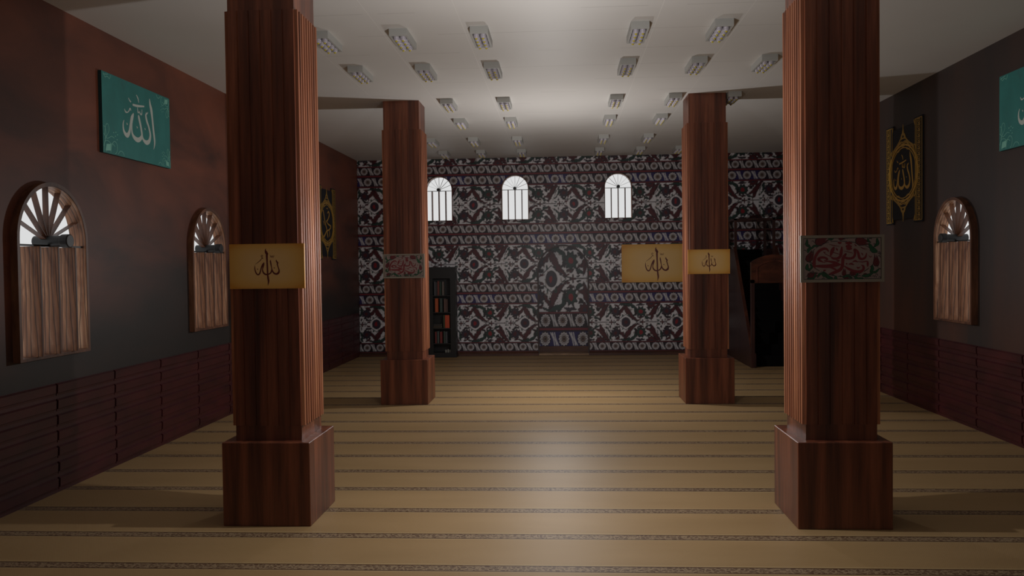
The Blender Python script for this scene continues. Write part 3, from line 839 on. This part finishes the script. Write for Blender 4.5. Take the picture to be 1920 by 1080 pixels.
teal_board('teal calligraphy board on the right wall, cut by the picture edge', (XR-0.002, 8.375, 3.425), -PI/2)

# gold ornament panels: medallion, two finials, two border columns
MUH = [[(-0.33,0.20,0.005),(-0.28,0.22,0.02),(-0.24,0.15,0.028),(-0.19,0.05,0.03),(-0.13,-0.04,0.03),(-0.06,-0.12,0.03),(-0.02,-0.22,0.04),(0.0,-0.27,0.006)],
 [(-0.02,0.18,0.01),(0.06,0.22,0.03),(0.12,0.17,0.038),(0.06,0.1,0.03),(-0.02,0.05,0.03),(-0.08,0.03,0.024),(0.02,-0.01,0.024),(0.12,-0.03,0.03),(0.21,-0.05,0.03),(0.14,-0.1,0.028),(0.03,-0.13,0.026),(-0.08,-0.15,0.026),(-0.17,-0.21,0.034),(-0.27,-0.26,0.036),(-0.33,-0.24,0.008)],
 [(0.1,-0.12,0.012),(0.12,-0.19,0.024),(0.09,-0.25,0.006)],[(-0.3,0.03,0.008),(-0.25,0.0,0.014),(-0.22,-0.05,0.006)],[(-0.08,0.26,0.006),(-0.02,0.28,0.014),(0.04,0.26,0.006)]]
def ornament_panel(label, loc, rz, script):
    t = 0.02; w, h = 1.20, 1.36
    r = thing('ornament_panel', label, 'wall plaque', loc, rz, 'gold medallion panels')
    pb = MB()
    # cut-out board follows the ornament: columns, oval, diamonds
    pb.box(-0.58, -0.34, -t, 0, -h/2, h/2); pb.box(0.34, 0.60, -t, 0, -h/2, h/2)
    pb.box(-0.34, 0.34, -t, 0, -0.62, 0.62)
    pb.build('board', M['navy'], r)
    ov = MB()
    def oval(rx, rz_, wd, th=0.006, n=48, ph=0, amp=0):
        pts = [((rx+amp*math.cos(14*2*PI*k/n*1.0))*math.cos(2*PI*k/n), (rz_+amp*math.cos(14*2*PI*k/n))*math.sin(2*PI*k/n), wd) for k in range(n+1)]
        ov.stroke(pts, y=-t, th=th, sub=1)
    oval(0.455, 0.375, 0.022, n=64); oval(0.415, 0.338, 0.012, n=64); oval(0.478, 0.398, 0.010, n=112, amp=0.009)
    ov.build('medallion_ring', M['gold'], r, flipfix=False)
    for sg in (1, -1):
        fm = MB()
        tip = 0.655; bz = 0.36
        fm.stroke([(0, sg*tip, 0.007), (0, sg*(tip-0.05), 0.022), (0, sg*(tip-0.12), 0.029)], y=-t, th=0.004)
        for k in range(5):
            zz = tip-0.09-k*0.052; ww = 0.02+k*0.052
            for s2 in (-1, 1):
                fm.stroke([(0, sg*zz, 0.018), (s2*ww*0.5, sg*(zz+0.011), 0.018), (s2*ww, sg*(zz-0.035), 0.018), (s2*ww*0.7, sg*(zz-0.058), 0.014), (s2*ww*0.45, sg*(zz-0.035), 0.011)], y=-t, th=0.004)
        for s2 in (-1, 1):
            fm.stroke([(0.0, sg*(tip-0.12), 0.022), (s2*0.09, sg*(tip-0.2), 0.022), (s2*0.2, sg*(tip-0.27), 0.025), (s2*0.32, sg*(bz-0.03), 0.025), (s2*0.345, sg*(bz-0.07), 0.01)], y=-t, th=0.004)
            fm.stroke([(s2*0.345, sg*(bz-0.02), 0.011), (s2*0.40, sg*(bz-0.05), 0.02), (s2*0.38, sg*(bz-0.09), 0.014)], y=-t, th=0.004)
        fm.build('finial', M['gold2'], r, flipfix=False)
    for s2, x0, x1 in ((-1, -0.565, -0.37), (1, 0.385, 0.59)):
        cb = MB(); xm = (x0+x1)/2-(-s2)*0.0
        for xx, wd in ((x0, 0.008), (x1, 0.008), (x0+0.13 if s2 < 0 else x0+0.035, 0.014)):
            cb.stroke([(xx, -0.655, wd), (xx, 0.655, wd)], y=-t, th=0.004)
        for k in range(17):
            z = -0.62+k*0.0775; c_ = x0+0.065 if s2 < 0 else x0+0.115
            cb.stroke([(c_+0.036*math.cos(q*PI/4), z+0.03*math.sin(q*PI/4), 0.011) for q in range(9)], y=-t, th=0.004, sub=1)
            cb.stroke([(c_-0.05, z+0.038, 0.008), (c_, z+0.03, 0.012), (c_+0.05, z+0.038, 0.008)], y=-t, th=0.004, sub=2)
            cb.stroke([(c_-0.008, z, 0.014), (c_+0.008, z, 0.014)], y=-t, th=0.004)
        for sg in (1, -1):
            xo = x1 if s2 < 0 else x0
            cb.stroke([(x0, sg*0.655, 0.01), (x1, sg*0.655, 0.01)], y=-t, th=0.004)
            cb.stroke([(xo, sg*0.58, 0.008), (xo-s2*0.02, sg*0.62, 0.02), (xo-s2*0.035, sg*0.655, 0.012)], y=-t, th=0.004)
        cb.build('border_column', M['gold2'], r, flipfix=False)
    le = MB()
    if script == 'a':
        for st in ALLAH_T: le.stroke([(a_, b_, c_*1.2) for a_, b_, c_ in st], y=-t, th=0.003, sub=6, sx=0.98, ox=-0.01, oz=-0.03, sz=0.98)
    else:
        for st in MUH: le.stroke(st, y=-t, th=0.003, sub=6, ox=0.04)
    le.build('lettering', M['gold'], r, flipfix=False)
    return r
ornament_panel('gold medallion panel on the right wall behind the near pillar', (XR-0.002, 11.56, 3.09), -PI/2, 'a')
ornament_panel('gold medallion panel on the left wall, half hidden by the near pillar', (XL+0.002, 15.3, 2.75), PI/2, 'm')

# ------------------------------------------------------------------ CEILING LAMPS
def make_lamp():
    r = thing('ceiling_lamp', 'lamp', 'ceiling lamp', (0, 0, H), 0, 'grey eight bulb ceiling lamps')
    a, b, hh, i = 0.0875, 0.27, 0.07, 0.02
    mb = MB()
    mb.box(-a, a, -b, -b+i, -hh, 0); mb.box(-a, a, b-i, b, -hh, 0)
    mb.box(-a, -a+i, -b+i, b-i, -hh, 0); mb.box(a-i, a, -b+i, b-i, -hh, 0)
    mb.box(-a+i, a-i, -b+i, b-i, -0.03, 0)
    mb.build('housing', M['lamp'], r)
    MB().box(-a+i, a-i, -b+i, b-i, -0.036, -0.03).build('tray', M['lamp_in'], r)
    for ky in range(4):
        for kx in (-1, 1):
            c = (kx*0.033, -0.182+ky*0.122, -0.036)
            q = MB(); q.cyl(2, c[:2], 0.027, -0.036, -0.075, 12); q.dome((c[0], c[1], -0.075), 0.027, 0.9)
            bo = q.build('bulb', M['bulb'], r, smooth=True)
            d = MB(); d.dome((c[0], c[1], -0.094), 0.0135, 1.0, 10, 4); d.build('chip', M['chip'], bo)
    return r
def copy_tree(o, parent=None):
    c = o.copy(); C.objects.link(c)
    if parent: c.parent = parent
    for ch in o.children: copy_tree(ch, c)
    return c
rows = [(8.30, (-2.33, -1.555, -0.77, 0.77, 1.56), 'nearest visible row'), (9.72, (-2.33, -1.555, -0.77, 0.77, 1.56, 2.33), 'second row from the viewer'),
        (11.68, (-1.555, -0.77, 0.77, 1.56, 2.35), 'third row'), (13.2, (-1.565, -0.77, 0.77, 1.56), 'fourth row'),
        (15.15, (-2.33, -1.56, -0.77, 0.77, 1.56), 'next to last row'), (16.75, (-2.33, -1.58, -0.77, 0.77, 1.57, 2.33), 'last row by tiled wall')]
names = {5: None}
def place_word(xs, i):
    x = xs[i]
    d = {-2.33: 'far left', -0.77: 'just left of centre aisle', 0.77: 'just right of centre aisle', 2.33: 'far right', 2.35: 'far right'}
    if x in d: return d[x]
    return 'middle one left of the aisle' if x < 0 else 'middle one right of the aisle'
proto = make_lamp(); first = True
for y, xs, rn in rows:
    for i, x in enumerate(xs):
        L = proto if first else copy_tree(proto)
        first = False
        L.location = (x, y, H)
        L['label'] = 'grey ceiling lamp, %s, %s' % (place_word(xs, i), rn)

# ------------------------------------------------------------------ BOOKCASE
bx0, bx1, by0, by1, bz = -2.835, -2.225, 17.38, 17.655, 1.905
bk = thing('bookcase', 'tall black narrow bookcase standing against the tiled wall by the far left pillar', 'bookcase', ((bx0+bx1)/2, (by0+by1)/2, 0))
hw = (bx1-bx0)/2; hd = (by1-by0)/2
mb = MB()
mb.box(-hw+0.01, -hw+0.03, -hd+0.02, hd, 0.06, bz-0.05); mb.box(hw-0.03, hw-0.01, -hd+0.02, hd, 0.06, bz-0.05)
mb.box(-hw+0.03, hw-0.03, hd-0.012, hd, 0.06, bz-0.05)
mb.build('carcass', M['ebony'], bk)
MB().box(-hw, hw, -hd, hd, bz-0.05, bz).build('cornice', M['ebony'], bk)
MB().box(-hw, hw, -hd, hd, 0, 0.06).build('plinth', M['ebony'], bk)
levels = [0.30, 0.62, 0.955, 1.31]
lev_h = {1.31: 0.33, 0.955: 0.31, 0.62: 0.29, 0.30: 0.26, 0.10: 0.14}
for z in levels+[0.10]:
    MB().box(-hw+0.03, hw-0.03, -hd+0.05, hd-0.012, z-0.016, z).build('shelf', M['ebony_in'], bk)
mb = MB(); fx0, fx1 = -hw+0.12, hw-0.125
mb.box(-hw+0.012, fx0, -hd, -hd+0.02, 0.06, bz-0.05); mb.box(fx1, hw-0.012, -hd, -hd+0.02, 0.06, bz-0.05)
mb.box(fx0, fx1, -hd, -hd+0.02, 1.665, bz-0.05); mb.box(fx0, fx1, -hd, -hd+0.02, 0.06, 0.10)
o = mb.build('front_frame', M['ebony'], bk)
for z in levels:
    MB().box(fx0, fx1, -hd+0.001, -hd+0.02, z-0.02, z-0.004).build('rail', M['ebony'], bk)
bcx = (bx0+bx1)/2
def book(x0, x1, z, hgt, colr, label, lying=False, group=None):
    m = mat('book cloth', srgb(*colr), 0.55); pm = M.setdefault('pages', mat('book pages', srgb(170, 158, 136), 0.8))
    r = thing('book', label, 'book', ((x0+x1)/2, by0+0.05, z), 0, group)
    w = (x1-x0)/2
    cv = MB(); d = 0.15; c = min(0.004, w*0.3)
    if not lying:
        cv.box(-w, -w+c, 0, d, 0, hgt); cv.box(w-c, w, 0, d, 0, hgt); cv.box(-w+c, w-c, 0, c, 0, hgt)
        cv.build('cover', m, r)
        MB().box(-w+c, w-c, c, d-0.004, 0.003, hgt-0.004).build('page_block', pm, r)
    else:
        cv.box(-w, w, 0, d, 0, c); cv.box(-w, w, 0, d, hgt-c, hgt); cv.box(-w, w, 0, c, c, hgt-c)
        cv.build('cover', m, r)
        MB().box(-w+0.004, w-0.004, c, d-0.004, c, hgt-c).build('page_block', pm, r)
    return r
G = 'books in the black bookcase'
def X(v): return -2.735+v/5.4/1562*17.42 - 75/5.4/1562*17.42   # zoom column -> metres
shelf_books = [
 (1.31, [(95, 112, .29, (74, 74, 78), 'dark grey book at the left end of the top bookcase shelf'), (114, 127, .28, (52, 50, 52), 'charcoal book beside the red one on the top shelf'),
         (130, 148, .30, (112, 52, 42), 'thin brick red book on the top bookcase shelf'), (151, 172, .29, (34, 56, 44), 'dark green book on the top bookcase shelf'), (178, 196, .29, (104, 94, 88), 'greyish tan book at the right end of the top shelf')]),
 (0.955, [(103, 133, .29, (178, 82, 40), 'orange book on the second bookcase shelf from the top'), (152, 178, .29, (58, 70, 64), 'grey green book in the middle of the second shelf'),
          (193, 213, .28, (100, 72, 62), 'dull brown book on the second shelf, left of its twin'), (215, 232, .27, (84, 60, 52), 'darker brown book at the right end of the second shelf')]),
 (0.62, [(186, 199, .27, (70, 74, 44), 'thin olive book leaning against the orange red one'), (203, 248, .27, (196, 72, 36), 'thick orange red book on the third bookcase shelf')]),
 (0.30, [(98, 114, .24, (116, 44, 42), 'dark red book at the left end of the lowest book row'), (118, 127, .25, (60, 66, 66), 'thin grey book in the lowest book row'), (129, 138, .25, (92, 104, 98), 'thin pale green grey book in the lowest book row'),
         (148, 172, .24, (120, 44, 40), 'wider red book in the middle of the lowest book row'), (187, 200, .25, (70, 84, 74), 'moss green book in the lowest book row'), (204, 224, .24, (76, 76, 78), 'slate grey book at the right end of the lowest row')]),
]
for z, L in shelf_books:
    for a, b, hh, colr, lab in L: book(X(a), X(b), z, hh, colr, lab, group=G)
book(X(82), X(166), 0.62, 0.045, (62, 50, 34), 'brown book lying flat at the bottom of the third shelf stack', True, G)
book(X(86), X(162), 0.666, 0.04, (48, 44, 40), 'black book lying flat on top of the brown one, third shelf', True, G)
for k, (xx, hh) in enumerate(((205, .05), (228, .06), (250, .05))):
    t_ = MB(); t_.cyl(2, (0, 0), 0.018, 0, hh, 12, 0.022); t_.cyl(2, (0, 0), 0.008, hh, hh+0.012, 10)
    o = t_.build('jar', mat('pale glazed jar', srgb(150, 148, 140), 0.3)); o.location = (X(xx), by0+0.09, 0.10)
    tag(o, ('small pale jar on the bottom bookcase shelf, %s' % ('leftmost of three', 'middle of three', 'rightmost of three')[k]), 'jar', 'small jars at the bottom of the bookcase')

# ------------------------------------------------------------------ MINBAR (stepped pulpit)
mx0, mx1, my0, my1 = 3.42, 4.26, 15.31, 17.64
mn = thing('pulpit', 'dark wooden stepped pulpit with arched doorway beside the far right pillar', 'pulpit', ((mx0+mx1)/2, my0, 0))
w2 = (mx1-mx0)/2; LY = my1-my0
for s in (-1, 1):
    a, b = (-w2, -w2+0.06) if s < 0 else (w2-0.06, w2)
    post = MB().box(a, b, 0, 0.08, 0.26, 1.60)
    post.build('portal_post', M['minbar_side'], mn)
    a2, b2 = (-w2-0.012, -w2+0.085) if s < 0 else (w2-0.085, w2+0.012)
    bevel(MB().box(a2, b2, -0.012, 0.10, 0, 0.26).build('post_plinth', M['minbar_side'], mn), 0.006, 1)
# header with shallow arched top and carved inner curve
mb = MB()
N = 20; top = []
for k in range(N+1):
    t_ = -1+2*k/N; top.append((t_*w2, 1.915+0.14*math.cos(t_*PI/2)**0.8 if abs(t_) < 1 else 1.915))
mb.prism([(-w2, 1.54)]+[(w2, 1.54)]+[(p[0], p[1]) for p in reversed(top)], 1, 0.0, 0.07)
mb.build('arched_header', M['minbar_hdr'], mn)
mb = MB()
inn = [(-w2+0.1+(2*w2-0.2)*k/N, 1.80+0.13*math.sin(PI*k/N)**0.7) for k in range(N+1)]
mb.ring([(p[0], p[1]+0.03) for p in inn], inn, 1, -0.015, 0.01)
mb.box(-w2+0.09, -w2+0.12, -0.012, 0.01, 1.56, 1.82); mb.box(w2-0.12, w2-0.09, -0.012, 0.01, 1.56, 1.82)
mb.build('header_moulding', M['minbar'], mn)
# side panels: low at the doorway, rising with the stair to the platform
yp = 1.50                                   # platform starts
for s in (-1, 1):
    x0, x1 = (-w2, -w2+0.035) if s < 0 else (w2-0.035, w2)
    mb = MB().prism([(0.08, 0), (LY, 0), (LY, 2.19), (yp, 2.19), (0.08, 0.36)], 0, x0, x1)
    mb.build('side_panel', M['minbar_side'], mn)
    # sloping handrail capping the panel
    xa, xb = (-w2-0.012, -w2+0.047) if s < 0 else (w2-0.047, w2+0.012)
    mb = MB().prism([(0.08, 0.36), (yp, 2.19), (yp, 2.235), (0.08, 0.405)], 0, xa, xb)
    mb.build('handrail', M['minbar'], mn)
nst = 9
for k in range(nst):
    y0_ = 0.20+k*(yp-0.20)/nst; z1_ = 0.2+k*0.195
    MB().box(-w2+0.035, w2-0.035, y0_, y0_+(yp-0.20)/nst, 0, z1_).build('stair_step', M['stair_shade'], mn)
MB().box(-w2+0.035, w2-0.035, yp, LY, 1.90, 1.96).build('platform', M['stair_shade'], mn)
MB().box(-w2+0.035, w2-0.035, yp, yp+0.03, 0, 1.9).build('platform_front', M['stair_shade'], mn)
MB().box(-w2+0.035, w2-0.10, LY-0.04, LY, 1.96, 2.19).build('back_panel', M['stair_shade'], mn)
for sx in (-1, 1):
    for yy in (yp+0.03, LY-0.06):
        xx = -w2+0.02 if sx < 0 else w2-0.07
        MB().box(xx, xx+0.05, yy, yy+0.05, 2.19 if sx < 0 else 1.96, 2.79).build('canopy_post', M['minbar_side'], mn)
mb = MB()
for zz, hh in ((2.76, 0.035),):
    mb.box(-w2+0.02, w2-0.02, yp+0.03, yp+0.07, zz, zz+hh); mb.box(-w2+0.02, w2-0.02, LY-0.06, LY-0.02, zz, zz+hh)
    mb.box(-w2+0.02, -w2+0.06, yp+0.03, LY-0.02, zz, zz+hh); mb.box(w2-0.06, w2-0.02, yp+0.03, LY-0.02, zz, zz+hh)
mb.build('canopy_rail', M['minbar_side'], mn)
mb = MB(); mb.box(-w2+0.07, w2-0.07, yp+0.04, yp+0.06, 2.57, 2.59)
mb.build('guard_rail', M['minbar_side'], mn)

# ------------------------------------------------------------------ LIGHT
def point(name, loc, power, radius, col):
    d = bpy.data.lights.new(name, 'POINT'); d.energy = power; d.shadow_soft_size = radius; d.color = col
    o = bpy.data.objects.new(name, d); C.objects.link(o); o.location = loc; return o
LC = (1.0, 0.985, 0.97)
point('hall_light', (-0.1, 6.12, 2.4), 102, 0.03, LC)
point('hall_light', (-0.1, 12.05, 2.15), 120, 0.03, LC)
w = bpy.data.worlds.new('overcast'); bpy.context.scene.world = w; w.use_nodes = True
w.node_tree.nodes['Background'].inputs[0].default_value = (0.70, 0.70, 0.70, 1)
w.node_tree.nodes['Background'].inputs[1].default_value = 1.0

# ------------------------------------------------------------------ CAMERA
f_px, pitch, yaw, roll = 1561.95, 0.0259, -0.06, -0.0131
cy, sy, cp, sp_ = math.cos(yaw), math.sin(yaw), math.cos(pitch), math.sin(pitch)
fw = Vector((sy*cp, cy*cp, -sp_)); rt = Vector((cy, -sy, 0)); up = rt.cross(fw)
cr_, sr = math.cos(roll), math.sin(roll)
r_ = rt*cr_+up*sr; u_ = up*cr_-rt*sr
cam = bpy.data.cameras.new('camera'); co = bpy.data.objects.new('camera', cam); C.objects.link(co)
cam.sensor_fit = 'HORIZONTAL'; cam.sensor_width = 36; cam.lens = 36*f_px/1920; cam.clip_end = 200
mw = Matrix.Identity(4)
for i in range(3): mw[i][0] = r_[i]; mw[i][1] = u_[i]; mw[i][2] = -fw[i]
mw[2][3] = 1.9
co.matrix_world = mw
bpy.context.scene.camera = co
vs = bpy.context.scene.view_settings
vs.view_transform = 'Standard'; vs.look = 'None'; vs.gamma = 1; vs.exposure = 0; vs.use_curve_mapping = False
